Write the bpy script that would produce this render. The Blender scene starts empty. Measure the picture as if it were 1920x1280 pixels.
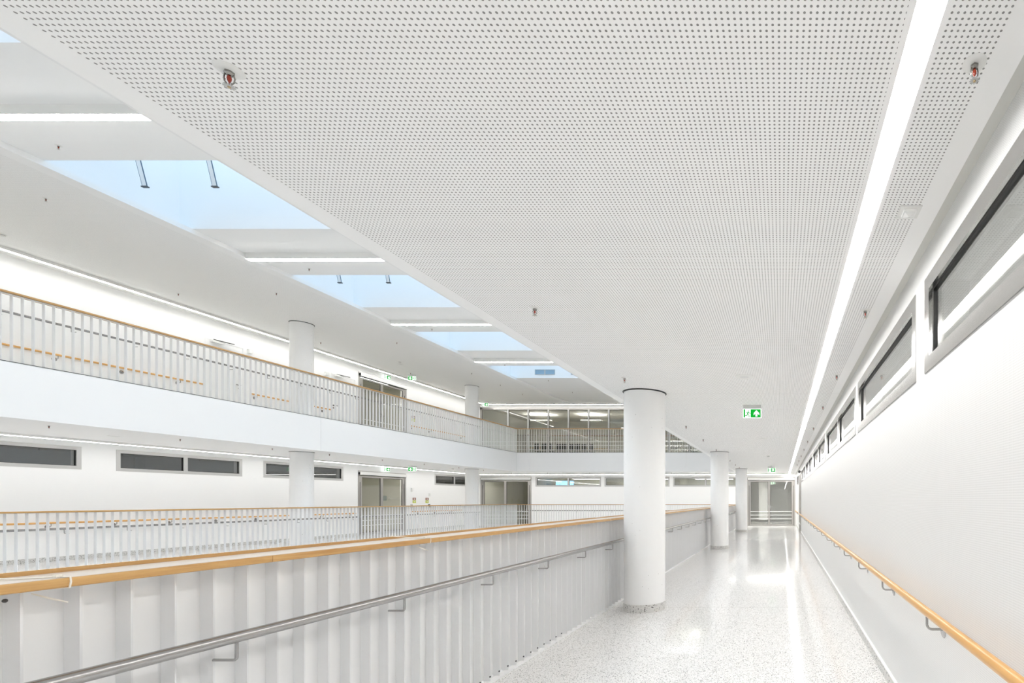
import bpy, math, random
from mathutils import Vector, Matrix
random.seed(4)
S = bpy.context.scene
COL = S.collection
E = 1.39          # eye height
F = 926.0         # focal length in pixels of a 1920 px wide frame

# ---------------------------------------------------------------- camera, world, exposure
cd = bpy.data.cameras.new('camera'); cam = bpy.data.objects.new('camera', cd); COL.objects.link(cam)
cam.location = (0, 0, E); cam.rotation_euler = (math.pi/2, 0, 0)
cd.sensor_width = 36; cd.sensor_fit = 'HORIZONTAL'; cd.lens = F/1920*36
cd.shift_x = -(1465-960)/1920; cd.shift_y = (937-640)/1920
cd.clip_start = 0.02; cd.clip_end = 300
S.camera = cam
w = bpy.data.worlds.new('daylight'); S.world = w; w.use_nodes = True
bg = w.node_tree.nodes['Background']
bg.inputs[0].default_value = (0.60, 0.80, 1.0, 1); bg.inputs[1].default_value = 0.37
S.view_settings.view_transform = 'Standard'; S.view_settings.look = 'None'
S.view_settings.gamma = 1; S.view_settings.use_curve_mapping = False
S.view_settings.exposure = 2.82
LIGHT = 9.0       # radiance of the ceiling light strips
c = S.cycles
c.use_denoising = True
try: c.denoiser = 'OPENIMAGEDENOISE'
except Exception: pass
c.max_bounces = 14; c.diffuse_bounces = 10; c.glossy_bounces = 6; c.transmission_bounces = 8
c.transparent_max_bounces = 24; c.sample_clamp_indirect = 8
c.caustics_reflective = False; c.caustics_refractive = False

# ---------------------------------------------------------------- materials
def mat(name, col=(.8,.8,.8), rough=.5, metal=0, spec=.5, emit=None, es=1, coat=0):
    m = bpy.data.materials.new(name); m.use_nodes = True
    b = m.node_tree.nodes['Principled BSDF']
    b.inputs['Base Color'].default_value = (*col, 1); b.inputs['Roughness'].default_value = rough
    b.inputs['Metallic'].default_value = metal; b.inputs['Specular IOR Level'].default_value = spec
    if coat: b.inputs['Coat Weight'].default_value = coat; b.inputs['Coat Roughness'].default_value = .06
    if emit: b.inputs['Emission Color'].default_value = (*emit, 1); b.inputs['Emission Strength'].default_value = es
    return m
class NT:
    def __init__(s, m): s.t = m.node_tree; s.b = s.t.nodes['Principled BSDF']
    def n(s, typ, **kw):
        x = s.t.nodes.new(typ)
        for k, v in kw.items(): setattr(x, k, v)
        return x
    def l(s, a, b): s.t.links.new(a, b)
    def put(s, inp, v):
        if isinstance(v, (int, float)): inp.default_value = v
        elif isinstance(v, tuple): inp.default_value = (*v, 1) if len(v) == 3 else v
        else: s.l(v, inp)
    def math(s, op, a, b=0, c2=None):
        x = s.n('ShaderNodeMath', operation=op); s.put(x.inputs[0], a); s.put(x.inputs[1], b)
        if c2 is not None: s.put(x.inputs[2], c2)
        return x.outputs[0]
    def mix(s, f, a, b):
        x = s.n('ShaderNodeMix', data_type='RGBA'); s.put(x.inputs[0], f); s.put(x.inputs[6], a); s.put(x.inputs[7], b)
        return x.outputs[2]
    def pos(s):
        g = s.n('ShaderNodeNewGeometry'); return g.outputs['Position']
    def xyz(s, v):
        x = s.n('ShaderNodeSeparateXYZ'); s.l(v, x.inputs[0]); return x.outputs
    def scale(s, v, sc):
        x = s.n('ShaderNodeMapping'); s.l(v, x.inputs[0]); x.inputs['Scale'].default_value = sc; return x.outputs[0]

def holes(name, base, zones, pitch, r, hole=(.30,.295,.29), x0=.641, axes=(0,1), seams=()):
    """board with round drilled holes on a square grid inside the given ranges of the first axis"""
    m = mat(name, base, .75, spec=.25); t = NT(m); o = t.xyz(t.pos()); u, v = o[axes[0]], o[axes[1]]
    def cell(a, off):
        q = t.math('ADD', t.math('DIVIDE', t.math('SUBTRACT', a, off), pitch), .5)
        return t.math('SUBTRACT', t.math('FRACT', q), .5)
    a, b = cell(u, x0), cell(v, 0)
    d = t.math('SQRT', t.math('ADD', t.math('MULTIPLY', a, a), t.math('MULTIPLY', b, b)))
    k = t.math('LESS_THAN', d, r/pitch)
    zone = None
    for z0, z1 in zones:
        z = t.math('MULTIPLY', t.math('GREATER_THAN', u, z0), t.math('LESS_THAN', u, z1))
        zone = z if zone is None else t.math('MAXIMUM', zone, z)
    k = t.math('MULTIPLY', k, zone)
    col = t.mix(k, base, hole)
    for sv in seams:
        q = t.math('LESS_THAN', t.math('ABSOLUTE', t.math('SUBTRACT', v, sv)), .0016)
        col = t.mix(q, col, (.55,.55,.54))
    t.l(col, t.b.inputs['Base Color'])
    return m

WHITE = mat('white_paint', (.92,.92,.915), .7, spec=.3)
WALLP = mat('wall_paint', (.92,.92,.915), .75, spec=.25)
PERF = holes('perforated_ceiling_board', (.955,.953,.948), [(-2.16,.352),(.474,.65)], .018, .0038, seams=(6.36,14.06))
PERFU = holes('fine_perforated_ceiling_board', (.92,.918,.91), [(-15.2,-11.35)], .018, .0030, hole=(.55,.55,.54))
ACOU = holes('woven_acoustic_wall_panel', (.85,.848,.843), [(-20,60)], .0095, .0030, hole=(.75,.75,.74), x0=0, axes=(1,2))
CEILP = mat('ceiling_paint', (.92,.918,.912), .8, spec=.2)
BARM = mat('grey_white_painted_bar', (.79,.793,.80), .45, spec=.3)
STEELW = mat('white_powder_coated_steel', (.88,.885,.89), .35, spec=.4)
SHEET = mat('white_sheet_metal', (.86,.86,.86), .42, spec=.4)
FRM = mat('satin_metal_window_frame', (.56,.553,.54), .11, metal=.95)
ALU = mat('satin_aluminium', (.46,.44,.42), .34, metal=.6)
ALUL = mat('light_aluminium_frame', (.56,.555,.545), .42, metal=.3)
STEEL = mat('brushed_stainless_steel', (.42,.412,.405), .26, metal=1)
CHROME = mat('chrome', (.6,.59,.58), .15, metal=1)
BLACK = mat('black_rubber_gasket', (.02,.02,.02), .5)
DARK = mat('dark_grey_metal', (.09,.09,.09), .4, metal=.4)
GREYR = mat('grey_room_paint', (.64,.64,.635), .8)
GREENR = mat('grey_green_room_paint', (.34,.39,.35), .85)
BLUER = mat('blue_grey_room_paint', (.28,.34,.36), .85)
BEIGER = mat('beige_corridor_paint', (.66,.65,.58), .8)
LIGHTR = mat('light_room_paint', (.66,.66,.63), .8)
DIFF = mat('luminous_diffuser', (.9,.9,.9), .5, emit=(1,.985,.965), es=LIGHT*.53)
DIFFA = mat('luminous_atrium_diffuser', (.9,.9,.9), .5, emit=(1,.985,.965), es=LIGHT*.80)
DIFFW = mat('luminous_gallery_diffuser', (.9,.9,.9), .5, emit=(1,.985,.965), es=LIGHT*.31)
FILLR = mat('added_room_fill_glow', (.9,.9,.9), .5, emit=(1,.985,.96), es=1.5)  # glow of the fill panels added to the side rooms
GLOW = mat('lit_sign_white', (.9,.9,.9), .4, emit=(.9,1,.97), es=.16)
GREEN = mat('lit_sign_green', (.0,.07,.01), .5, spec=.2, emit=(0,1,.06), es=.062)
SPM = mat('nickel_plated_brass', (.34,.33,.31), .22, metal=1)
BRASS = mat('brass', (.55,.42,.25), .3, metal=1)
BULB = mat('red_glass_bulb', (.36,.03,.008), .15, coat=.4)
PLAST = mat('white_plastic', (.82,.82,.80), .4)
NYLON = mat('clear_white_nylon', (.84,.80,.72), .4)
PALE = mat('pale_lacquered_top', (.64,.57,.50), .3)
YEL = mat('yellow_green_card', (.60,.66,.08), .5)
BRN = mat('brown_red_card', (.34,.16,.12), .5)
TXTG = mat('grey_lettering', (.22,.22,.20), .6)
CHAIRD = mat('black_chair_fabric', (.03,.035,.03), .7)
BLUE = mat('blue_screen', (.1,.3,.7), .3, emit=(.25,.55,1), es=.5)
GLOVE = mat('blue_tinted_glass', (.35,.6,.85), .1)

def wood(name, c1, c2, axis, rough=.38):
    m = mat(name, c1, rough, spec=.45, coat=.15); t = NT(m)
    sc = [38, 38, 38]; sc[axis] = 1.6
    v = t.scale(t.pos(), sc)
    n = t.n('ShaderNodeTexNoise'); t.l(v, n.inputs['Vector']); n.inputs['Scale'].default_value = 2.2
    n.inputs['Detail'].default_value = 7; n.inputs['Roughness'].default_value = .62; n.inputs['Distortion'].default_value = .7
    sc2 = [5, 5, 5]; sc2[axis] = .9
    v2 = t.scale(t.pos(), sc2)
    n2 = t.n('ShaderNodeTexNoise'); t.l(v2, n2.inputs['Vector']); n2.inputs['Scale'].default_value = 1.3; n2.inputs['Detail'].default_value = 3
    r = t.n('ShaderNodeValToRGB'); t.l(t.math('ADD', t.math('MULTIPLY', n.outputs[0], .6), t.math('MULTIPLY', n2.outputs[0], .4)), r.inputs[0])
    r.color_ramp.elements[0].position = .33; r.color_ramp.elements[0].color = (*c2, 1)
    r.color_ramp.elements[1].position = .62; r.color_ramp.elements[1].color = (*c1, 1)
    t.l(r.outputs[0], t.b.inputs['Base Color'])
    bp = t.n('ShaderNodeBump'); bp.inputs['Strength'].default_value = .05; t.l(n.outputs[0], bp.inputs['Height']); t.l(bp.outputs[0], t.b.inputs['Normal'])
    return m
OAK = wood('oak_rail_wood', (.62,.375,.145), (.44,.225,.065), 1)
OAKX = wood('oak_rail_wood_crosswise', (.62,.375,.145), (.44,.225,.065), 0)
BEECH = wood('beech_handrail_wood', (.78,.45,.16), (.68,.35,.10), 1, .3)

def terrazzo(name, base, glossy, joints, k0=1.0):
    m = mat(name, base, glossy, spec=.5); t = NT(m); p = t.pos(); col = base
    for sc, thr, dist, cc in ((170, .68, .42, (.58,.57,.55)), (105, .80, .38, (.26,.255,.24)), (80, .90, .34, (.03,.03,.03)), (140, .88, .42, (.07,.07,.07))):
        v = t.n('ShaderNodeTexVoronoi'); t.l(p, v.inputs['Vector']); v.inputs['Scale'].default_value = sc*k0
        v.inputs['Randomness'].default_value = 1
        o = t.n('ShaderNodeSeparateColor'); t.l(v.outputs['Color'], o.inputs[0])
        k = t.math('MULTIPLY', t.math('GREATER_THAN', o.outputs[0], thr), t.math('LESS_THAN', v.outputs['Distance'], dist))
        col = t.mix(k, col, cc)
    if joints:
        x, y, z = t.xyz(p)
        for a, s0, wd in ((x, .14, .0022), (y, 6.4, .003), (y, 14.2, .004)):
            q = t.math('LESS_THAN', t.math('ABSOLUTE', t.math('SUBTRACT', a, s0)), wd)
            col = t.mix(q, col, (.45,.44,.42))
        far = t.math('GREATER_THAN', y, 14.2)
        for a, p0, off, wd in ((x, 1.2, .14, .008), (y, 2.4, 14.2, .02)):
            f = t.math('ABSOLUTE', t.math('SUBTRACT', t.math('FRACT', t.math('ADD', t.math('DIVIDE', t.math('SUBTRACT', a, off), p0), 40.5)), .5))
            q = t.math('MULTIPLY', t.math('LESS_THAN', f, wd/p0/2), far)
            col = t.mix(q, col, (.93,.93,.92))
    t.l(col, t.b.inputs['Base Color'])
    return m
TERR = terrazzo('polished_terrazzo', (.92,.915,.905), .08, True)
TERS = terrazzo('terrazzo_skirting', (.68,.67,.65), .3, False, .62)

def concrete():
    m = mat('painted_concrete', (.88,.88,.876), .6, spec=.3); t = NT(m); col = (.88,.88,.876)
    for sc, thr, dist in ((14, .86, .07), (30, .93, .09)):
        v = t.n('ShaderNodeTexVoronoi'); t.l(t.pos(), v.inputs['Vector']); v.inputs['Scale'].default_value = sc
        o = t.n('ShaderNodeSeparateColor'); t.l(v.outputs['Color'], o.inputs[0])
        k = t.math('MULTIPLY', t.math('GREATER_THAN', o.outputs[0], thr), t.math('LESS_THAN', v.outputs['Distance'], dist))
        col = t.mix(k, col, (.22,.21,.20))
    t.l(col, t.b.inputs['Base Color']); return m
CONC = concrete()

def blinds():
    m = mat('white_slatted_blind', (.7,.7,.68), .6); t = NT(m); x, y, z = t.xyz(t.pos())
    k = t.math('LESS_THAN', t.math('FRACT', t.math('DIVIDE', z, .085)), .22)
    t.l(t.mix(k, (.72,.72,.69), (.38,.38,.36)), t.b.inputs['Base Color']); return m
BLIND = blinds()

def glass(name, tint, ior, rough=0.0):
    m = bpy.data.materials.new(name); m.use_nodes = True; t = m.node_tree; t.nodes.clear()
    o = t.nodes.new('ShaderNodeOutputMaterial'); mx = t.nodes.new('ShaderNodeMixShader')
    tr = t.nodes.new('ShaderNodeBsdfTransparent'); gl = t.nodes.new('ShaderNodeBsdfGlossy'); fr = t.nodes.new('ShaderNodeFresnel')
    tr.inputs[0].default_value = (*tint, 1); gl.inputs[0].default_value = (1,1,1,1); gl.inputs[1].default_value = rough
    gm = t.nodes.new('ShaderNodeNewGeometry'); mr = t.nodes.new('ShaderNodeMapRange')   # same ior seen from either side of the pane
    mr.inputs[3].default_value = ior; mr.inputs[4].default_value = 1/ior
    t.links.new(gm.outputs['Backfacing'], mr.inputs[0]); t.links.new(mr.outputs[0], fr.inputs[0])
    t.links.new(fr.outputs[0], mx.inputs[0]); t.links.new(tr.outputs[0], mx.inputs[1]); t.links.new(gl.outputs[0], mx.inputs[2]); t.links.new(mx.outputs[0], o.inputs[0])
    return m
GLASS = glass('window_glass', (.84,.85,.84), 2.1)
GLASSD = glass('door_glass', (.86,.86,.83), 1.55)
GLASSS = glass('skylight_glass', (.93,.97,1.0), 1.2)

# ---------------------------------------------------------------- mesh helpers
class MB:
    def __init__(s, T=None): s.v = []; s.f = []; s.mi = []; s.T = T; s.m = 0; s.sm = []
    def add(s, vs, fs, smooth=False):
        o = len(s.v); s.v += [tuple(v) for v in vs]; s.f += [tuple(i+o for i in f) for f in fs]
        s.mi += [s.m]*len(fs); s.sm += [smooth]*len(fs); return s
    def box(s, x0, x1, y0, y1, z0, z1):
        x0, x1 = min(x0,x1), max(x0,x1); y0, y1 = min(y0,y1), max(y0,y1); z0, z1 = min(z0,z1), max(z0,z1)
        return s.add([(x0,y0,z0),(x1,y0,z0),(x1,y1,z0),(x0,y1,z0),(x0,y0,z1),(x1,y0,z1),(x1,y1,z1),(x0,y1,z1)],
              [(0,3,2,1),(4,5,6,7),(0,1,5,4),(1,2,6,5),(2,3,7,6),(3,0,4,7)])
    def prism(s, prof, axis, a0, a1, smooth=False):
        n = len(prof); vs = []
        for a in (a0, a1):
            for p in prof:
                vs.append({0:(a,p[0],p[1]), 1:(p[0],a,p[1]), 2:(p[0],p[1],a)}[axis])
        fs = [(i, (i+1)%n, n+(i+1)%n, n+i) for i in range(n)]
        s.add(vs, fs, smooth); return s.add(vs, [tuple(range(n)), tuple(range(2*n-1, n-1, -1))])
    def tube(s, pts, r, n=12, cap=True):
        pts = [Vector(p) for p in pts]; rings = []; up = None
        for i, p in enumerate(pts):
            d = (pts[min(i+1,len(pts)-1)] - pts[max(i-1,0)]).normalized()
            if up is None:
                up = Vector((0,0,1)) if abs(d.z) < .9 else Vector((0,1,0))
            sd = d.cross(up).normalized(); up = sd.cross(d).normalized()
            rr = r[i] if isinstance(r, (list, tuple)) else r
            rings.append([p + (sd*math.cos(2*math.pi*k/n) + up*math.sin(2*math.pi*k/n))*rr for k in range(n)])
        vs = [v for R in rings for v in R]; fs = []
        for i in range(len(rings)-1):
            for k in range(n): fs.append((i*n+k, i*n+(k+1)%n, (i+1)*n+(k+1)%n, (i+1)*n+k))
        s.add(vs, fs, True)
        if cap: s.add(rings[0], [tuple(range(n-1,-1,-1))]); s.add(rings[-1], [tuple(range(n))])
        return s
    def lathe(s, prof, c=(0,0,0), n=32, smooth=True, axis=2):
        vs = []
        for r, z in prof:
            for k in range(n):
                a = 2*math.pi*k/n; p = [r*math.cos(a), r*math.sin(a), z]
                if axis == 0: p = [z, r*math.cos(a), r*math.sin(a)]
                if axis == 1: p = [r*math.cos(a), z, r*math.sin(a)]
                vs.append((c[0]+p[0], c[1]+p[1], c[2]+p[2]))
        fs = [(i*n+k, i*n+(k+1)%n, (i+1)*n+(k+1)%n, (i+1)*n+k) for i in range(len(prof)-1) for k in range(n)]
        s.add(vs, fs, smooth)
        if prof[0][0] > 1e-6: s.add([vs[k] for k in range(n)], [tuple(range(n-1,-1,-1))])
        if prof[-1][0] > 1e-6: s.add(vs[-n:], [tuple(range(n))])
        return s
    def build(s, name, m, parent=None, recalc=True):
        vs = [s.T(*v) for v in s.v] if s.T else s.v
        if parent is not None:
            L = wl(parent); vs = [(v[0]-L[0], v[1]-L[1], v[2]-L[2]) for v in vs]
        me = bpy.data.meshes.new(name); me.from_pydata(vs, [], s.f)
        for k in (m if isinstance(m, (list, tuple)) else [m]): me.materials.append(k)
        for p, i, q in zip(me.polygons, s.mi, s.sm): p.material_index = i; p.use_smooth = q
        if recalc:
            import bmesh
            b = bmesh.new(); b.from_mesh(me); bmesh.ops.remove_doubles(b, verts=b.verts, dist=1e-6)
            bmesh.ops.recalc_face_normals(b, faces=b.faces); b.to_mesh(me); b.free()
        o = bpy.data.objects.new(name, me); COL.objects.link(o)
        if parent is not None: o.parent = parent
        if any(s.sm):
            md = o.modifiers.new('smooth_edges', 'EDGE_SPLIT'); md.split_angle = math.radians(40)
        return o
LOC = {}
def wl(o):
    L = Vector((0,0,0))
    while o is not None: L = L + o.location; o = o.parent
    return L
def tag(o, label, cat=None, group=None, kind=None):
    o['label'] = label
    if cat: o['category'] = cat
    if group: o['group'] = group
    if kind: o['kind'] = kind
    return o
def empty(name, loc, label, cat, group=None, kind=None):
    o = bpy.data.objects.new(name, None); COL.objects.link(o); o.location = loc; o.empty_display_size = .1
    return tag(o, label, cat, group, kind)
def struct(mb, name, m, label, cat):
    return tag(mb.build(name, m), label, cat, kind='structure')
def copy_tree(o, loc, label, group=None, rz=None):
    r = o.copy(); COL.objects.link(r); r.location = loc
    if rz is not None: r.rotation_euler = (0,0,rz)
    r['label'] = label
    if group: r['group'] = group
    for ch in list(o.children):
        k = ch.copy(); COL.objects.link(k); k.parent = r
        for g in ch.children:
            q = g.copy(); COL.objects.link(q); q.parent = k
    return r
ORD = ['first','second','third','fourth','fifth','sixth','seventh','eighth','ninth','tenth','eleventh','twelfth','thirteenth','fourteenth','fifteenth','sixteenth']

# ---------------------------------------------------------------- main dimensions
XR = .82; XS = -2.26; XV = -12.80; XL = -16.50; XLU = -15.90
YB = 26.60; YBU = 26.05; YV = 23.90; Y0 = -9.0
Z1 = E+1.367; Z2 = 3.687; ZS = E+5.03; ZM = E+5.12
def T_left(x): return lambda u, d, z: (x+d, u, z)
def T_right(x): return lambda u, d, z: (x-d, u, z)
def T_back(y): return lambda u, d, z: (u, y-d, z)

def wall(T, u0, u1, z0, z1, openings, th, name, m, label):
    """wall with rectangular openings (u0,u1,z0,z1), built from boxes behind the face"""
    mb = MB(T); us = sorted({u0, u1, *[o[0] for o in openings], *[o[1] for o in openings]})
    for a, b in zip(us, us[1:]):
        hs = sorted([(o[2], o[3]) for o in openings if o[0] <= a+1e-6 and o[1] >= b-1e-6])
        z = z0
        for h0, h1 in hs:
            if h0 > z+1e-6: mb.box(a, b, -th, 0, z, h0)
            z = h1
        if z < z1-1e-6: mb.box(a, b, -th, 0, z, z1)
    return struct(mb, name, m, label, 'wall')

# ---------------------------------------------------------------- structure
mb = MB(); mb.box(XS, XR+.3, Y0, 34, -.06, 0); mb.box(XL-.3, XV, Y0, YB+.3, -.06, 0); mb.box(XV, XS, YV, YB+.3, -.06, 0)
mb.box(XL-4.2, XL-.3, 18, YB+.3, -.06, 0); mb.box(XL-.3, XS, YB+.3, 34, -.06, 0)
struct(mb, 'floor', TERR, 'polished white terrazzo floor with black and grey chips', 'floor')
mb = MB(); mb.box(XS, XR, Y0, YB, -.9, -.06); mb.box(XL, XV, Y0, YB, -.9, -.06); mb.box(XV, XS, YV, YB, -.9, -.06)
struct(mb, 'trim_1', WHITE, 'white edge of the lower gallery slab below the railings', 'slab edge')
mb = MB(); mb.box(XL, XR, Y0, YB, -4.0, -3.9)
struct(mb, 'floor', mat('pale_stone_floor', (.7,.69,.67), .4), 'pale floor at the bottom of the atrium', 'floor')
# upper gallery slab with its fascia
mb = MB()
mb.box(XS, XR, Y0, YB, Z1+.05, Z2); mb.box(XL, XV-.012, Y0, YB, Z1+.05, Z2); mb.box(XV-.012, XS, YV+.012, YB, Z1+.05, Z2)
struct(mb, 'floor', LIGHTR, 'upper gallery floor slab running round the atrium', 'floor')
mb = MB()
cuts = [Y0, -1.5, 6.0, 13.73, 21.24, YV]
for a, b in zip(cuts, cuts[1:]): mb.box(XV-.012, XV, a+.003, b-.003, Z1, Z2-.006)
cuts = [XV, -12.18, -4.6, XS]
for a, b in zip(cuts, cuts[1:]): mb.box(a+.003, b-.003, YV, YV+.012, Z1, Z2-.006)
mb.box(XS-.012, XS-.0005, Y0, YV, Z1+.0, Z2)
struct(mb, 'trim_2', SHEET, 'broad white panel fascia of the upper gallery facing the atrium', 'fascia')
mb = MB(); mb.box(XV-.05, XV+.006, Y0, YV+.05, Z2-.006, Z2+.004); mb.box(XV, XS, YV-.006, YV+.05, Z2-.006, Z2+.004)
struct(mb, 'trim_3', DARK, 'thin dark metal edge along the top of the upper gallery fascia', 'edge trim')
# ceilings
mb = MB(); mb.box(XS, .372, Y0, YB, Z1, Z1+.05); mb.box(.456, .745, Y0, YB, Z1, Z1+.05); mb.box(.372, .456, Y0, YB, Z1+.04, Z1+.05); mb.box(.745, XR+.1, Y0, YB, Z1+.09, Z1+.1)
struct(mb, 'ceiling', PERF, 'white ceiling of round-holed acoustic board over the near corridor', 'ceiling')
mb = MB(); mb.box(XL, XV-.012, Y0, YB, Z1, Z1+.05); mb.box(XV-.012, XS, YV+.012, YB, Z1, Z1+.05)
struct(mb, 'ceiling', CEILP, 'smooth white ceiling under the upper gallery across the atrium', 'ceiling')
mb = MB(); mb.box(XLU-.3, -11.12, Y0, YBU+.3, ZS, ZM-.002)
struct(mb, 'ceiling', PERFU, 'finely perforated white ceiling over the upper left gallery', 'ceiling')
SKY = [(3.65+3.80*k, 5.53+3.80*k) for k in range(-3, 5)]  # those above and behind the viewpoint are unseen, added for their light
SX0, SX1 = -11.38, -3.6
SKY = [(a, b) for a, b in SKY if a > Y0+.3]
mb = MB(); ys = [Y0] + [v for p in SKY for v in p] + [YBU+.3]
for i in range(0, len(ys), 2): mb.box(XLU-.3, XR+.3, ys[i], ys[i+1], ZM, ZM+.25)
for a, b in SKY: mb.box(XLU-.3, SX0, a, b, ZM, ZM+.25); mb.box(SX1, XR+.3, a, b, ZM, ZM+.25)
struct(mb, 'ceiling', CEILP, 'smooth white atrium ceiling around the skylights', 'ceiling')

# walls
WZ = (E+.7175, E+1.248)
LW = [(5.20,8.07), (8.77,11.64), (12.25,15.11), (15.73,18.60), (23.50,26.35)]
LD = (19.24, 21.70, 0, 2.54)
wall(T_left(XL), Y0, YB, -3.9, Z1+.05, [(a, b, *WZ) for a, b in LW]+[LD], .25, 'wall_left', WALLP, 'white lower gallery wall across the atrium with slit windows')
LDU = (18.57, 20.94, Z2, Z2+2.54)
WD = [(13.63,14.61,Z2,Z2+2.2), (17.45,18.43,Z2,Z2+2.2)]
wall(T_left(XLU), Y0, YBU+.3, Z2, ZM, [LDU]+WD, .25, 'wall_left', WALLP, 'white upper gallery wall across the atrium')
BW = [(-13.24,-9.71), (-9.52,-6.02), (-5.83,-2.33)]
BD = (-16.20, -13.46, 0, 2.64); ED = (-1.84, .75, 0, 2.62)
wall(T_back(YB), XL-.25, XR+.25, -3.9, Z1+.05, [(a, b, *WZ) for a, b in BW]+[BD, ED], .25, 'wall_back', WALLP, 'white end wall of the lower gallery')
UG = (-15.88, .6, Z2, Z2+2.575)
wall(T_back(YBU), XLU-.25, XR+.25, Z2, ZM, [UG], .25, 'wall_back', WALLP, 'white end wall around the glazed upper partition')
RW = [(-4.4,-.75), (-.55,2.81), (3.0,5.27), (5.42,9.0), (9.2,12.75), (12.95,16.5), (16.7,20.15), (23.2,26.2)]
RD = (20.42, 21.95, 0, 2.56)
wall(T_right(XR), Y0, YB+8, -3.9, ZM+.25, [(a, b, *WZ) for a, b in RW]+[RD], .25, 'wall_right', ACOU, 'white textured wall with a band of slit windows beside the corridor')
wall(lambda u, d, z: (u, Y0-d, z), XL-.25, XR+.25, -3.9, ZM+.25, [], -.001, 'wall_front', WALLP, 'white wall behind the viewpoint')

def room(x0, x1, y0, y1, z0, z1, m, label, skip='', name='wall_room'):
    t = .04; mb = MB()
    if 'S' in skip:
        for sd, bx in (('left', (x0-t, x0, y0-t, y1+t, z0-t, z1+t)), ('right', (x1, x1+t, y0-t, y1+t, z0-t, z1+t)), ('back', (x0, x1, y1, y1+t, z0-t, z1+t))):
            struct(MB().box(*bx), 'wall_'+sd, m, sd+' wall of the '+label, 'wall')
        struct(MB().box(x0, x1, y0, y1, z1, z1+t), 'ceiling', m, 'ceiling of the '+label, 'ceiling')
        struct(MB().box(x0, x1, y0, y1, z0-t, z0), 'floor', m, 'floor of the '+label, 'floor')
        return
    if 'l' not in skip: mb.box(x0-t, x0, y0-t, y1+t, z0-t, z1+t)
    if 'r' not in skip: mb.box(x1, x1+t, y0-t, y1+t, z0-t, z1+t)
    if 'f' not in skip: mb.box(x0, x1, y0-t, y0, z0-t, z1+t)
    if 'b' not in skip: mb.box(x0, x1, y1, y1+t, z0-t, z1+t)
    mb.box(x0, x1, y0, y1, z1, z1+t)
    if 'g' not in skip: mb.box(x0, x1, y0, y1, z0-t, z0)
    return struct(mb, name, m, label, 'room')
for i, (a, b) in enumerate(LW):
    room(XL-3.6, XL-.25, a-.25, b+.25, .02, 2.72, [GREYR, BLUER, GREENR, GREENR, GREYR][i], 'dim grey-green room seen through a slit window, %s from the left' % ORD[i], 'r')
for (a, b), l in zip(BW, ('left', 'middle', 'right')):
    room(a-.07, b+.07, YB+.25, YB+4.5, .02, 2.72, BEIGER, 'dim beige room behind the %s slit window of the end wall' % l, 'f')
room(XL-4.0, XL-.25, LD[0]-.3, LD[1]+.9, 0, 2.72, BEIGER, 'beige corridor behind the lower glazed double door', 'rg')
room(XLU-4.0, XLU-.25, LDU[0]-.1, LDU[1]+.9, Z2, Z2+2.6, BEIGER, 'beige corridor behind the upper glazed double door', 'r')
room(BD[0]-.1, BD[1]+.05, YB+.25, YB+6.5, 0, 2.72, BEIGER, 'beige corridor behind the glazed door in the end wall corner', 'fg')
room(ED[0]-.3, XR-.02, YB+.25, YB+6.8, 0, 2.72, GREYR, 'grey corridor behind the glazed screen at the end', 'fg')
room(-16.0, .8, YBU+.25, 31.2, Z2, Z2+2.65, LIGHTR, 'classroom behind the glazed upper partition', 'fS')
room(XR+.25, XR+3.2, -4.8, 20.3, .02, 2.95, GREYR, 'dim room behind the corridor slit windows', 'l')
room(XR+.25, XR+3.2, 20.35, 26.5, .0, 2.72, GREYR, 'dim room behind the corridor side door', 'l')

def room_fill(x0, x1, y0, y1, zc, label, m=None):  # unseen fill panels, put in to brighten the rooms behind glass
    o = empty('added_room_fill', ((x0+x1)/2, (y0+y1)/2, zc), label, 'added fill light', 'added fill panels in the rooms behind the glass')
    MB().box(x0, x1, y0, y1, zc-.04, zc).build('lamp_housing', PLAST, o)
    MB().box(x0+.02, x1-.02, y0+.02, y1-.02, zc-.044, zc-.04).build('diffuser', m or FILLR, o)
room_fill(XL-.95, XL-.4, 19.5, 21.5, 2.70, 'added fill panel in the corridor behind the lower glazed double door')
room_fill(XLU-.95, XLU-.4, 18.8, 20.8, Z2+2.58, 'added fill panel in the corridor behind the upper glazed double door')
room_fill(-15.8, -14.0, 27.0, 27.5, 2.70, 'added fill panel in the corridor behind the corner glazed door')
room_fill(XR+1.4, XR+1.9, -4, 20, 2.93, 'long added fill panel in the room behind the corridor slit windows')
for k, (a, b) in enumerate(BW): room_fill(a+.6, b-.6, YB+3.2, YB+3.8, 2.70, 'added fill panel in the room behind the end wall, %s window from the left' % ORD[k])
# skirtings
mb = MB(); mb.box(XR-.014, XR, Y0, RD[0]-.05, 0, .095); mb.box(XR-.014, XR, RD[1]+.05, YB, 0, .095)
struct(mb, 'baseboard_right', TERS, 'speckled terrazzo skirting along the right wall', 'baseboard')
mb = MB(); mb.box(XR-.022, XR, Y0, RD[0]-.05, .095, .103)
struct(mb, 'trim_4', WHITE, 'white strip capping the right wall skirting', 'trim')
mb = MB(); mb.box(XL, XL+.014, Y0, LD[0]-.05, 0, .10); mb.box(XL, XL+.014, LD[1]+.05, YB, 0, .10)
struct(mb, 'baseboard_left', TERS, 'speckled terrazzo skirting along the far left wall', 'baseboard')
mb = MB(); mb.box(BD[1]+.1, ED[0]-.05, YB-.014, YB, 0, .10)
struct(mb, 'baseboard_back', TERS, 'speckled terrazzo skirting along the end wall', 'baseboard')

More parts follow.
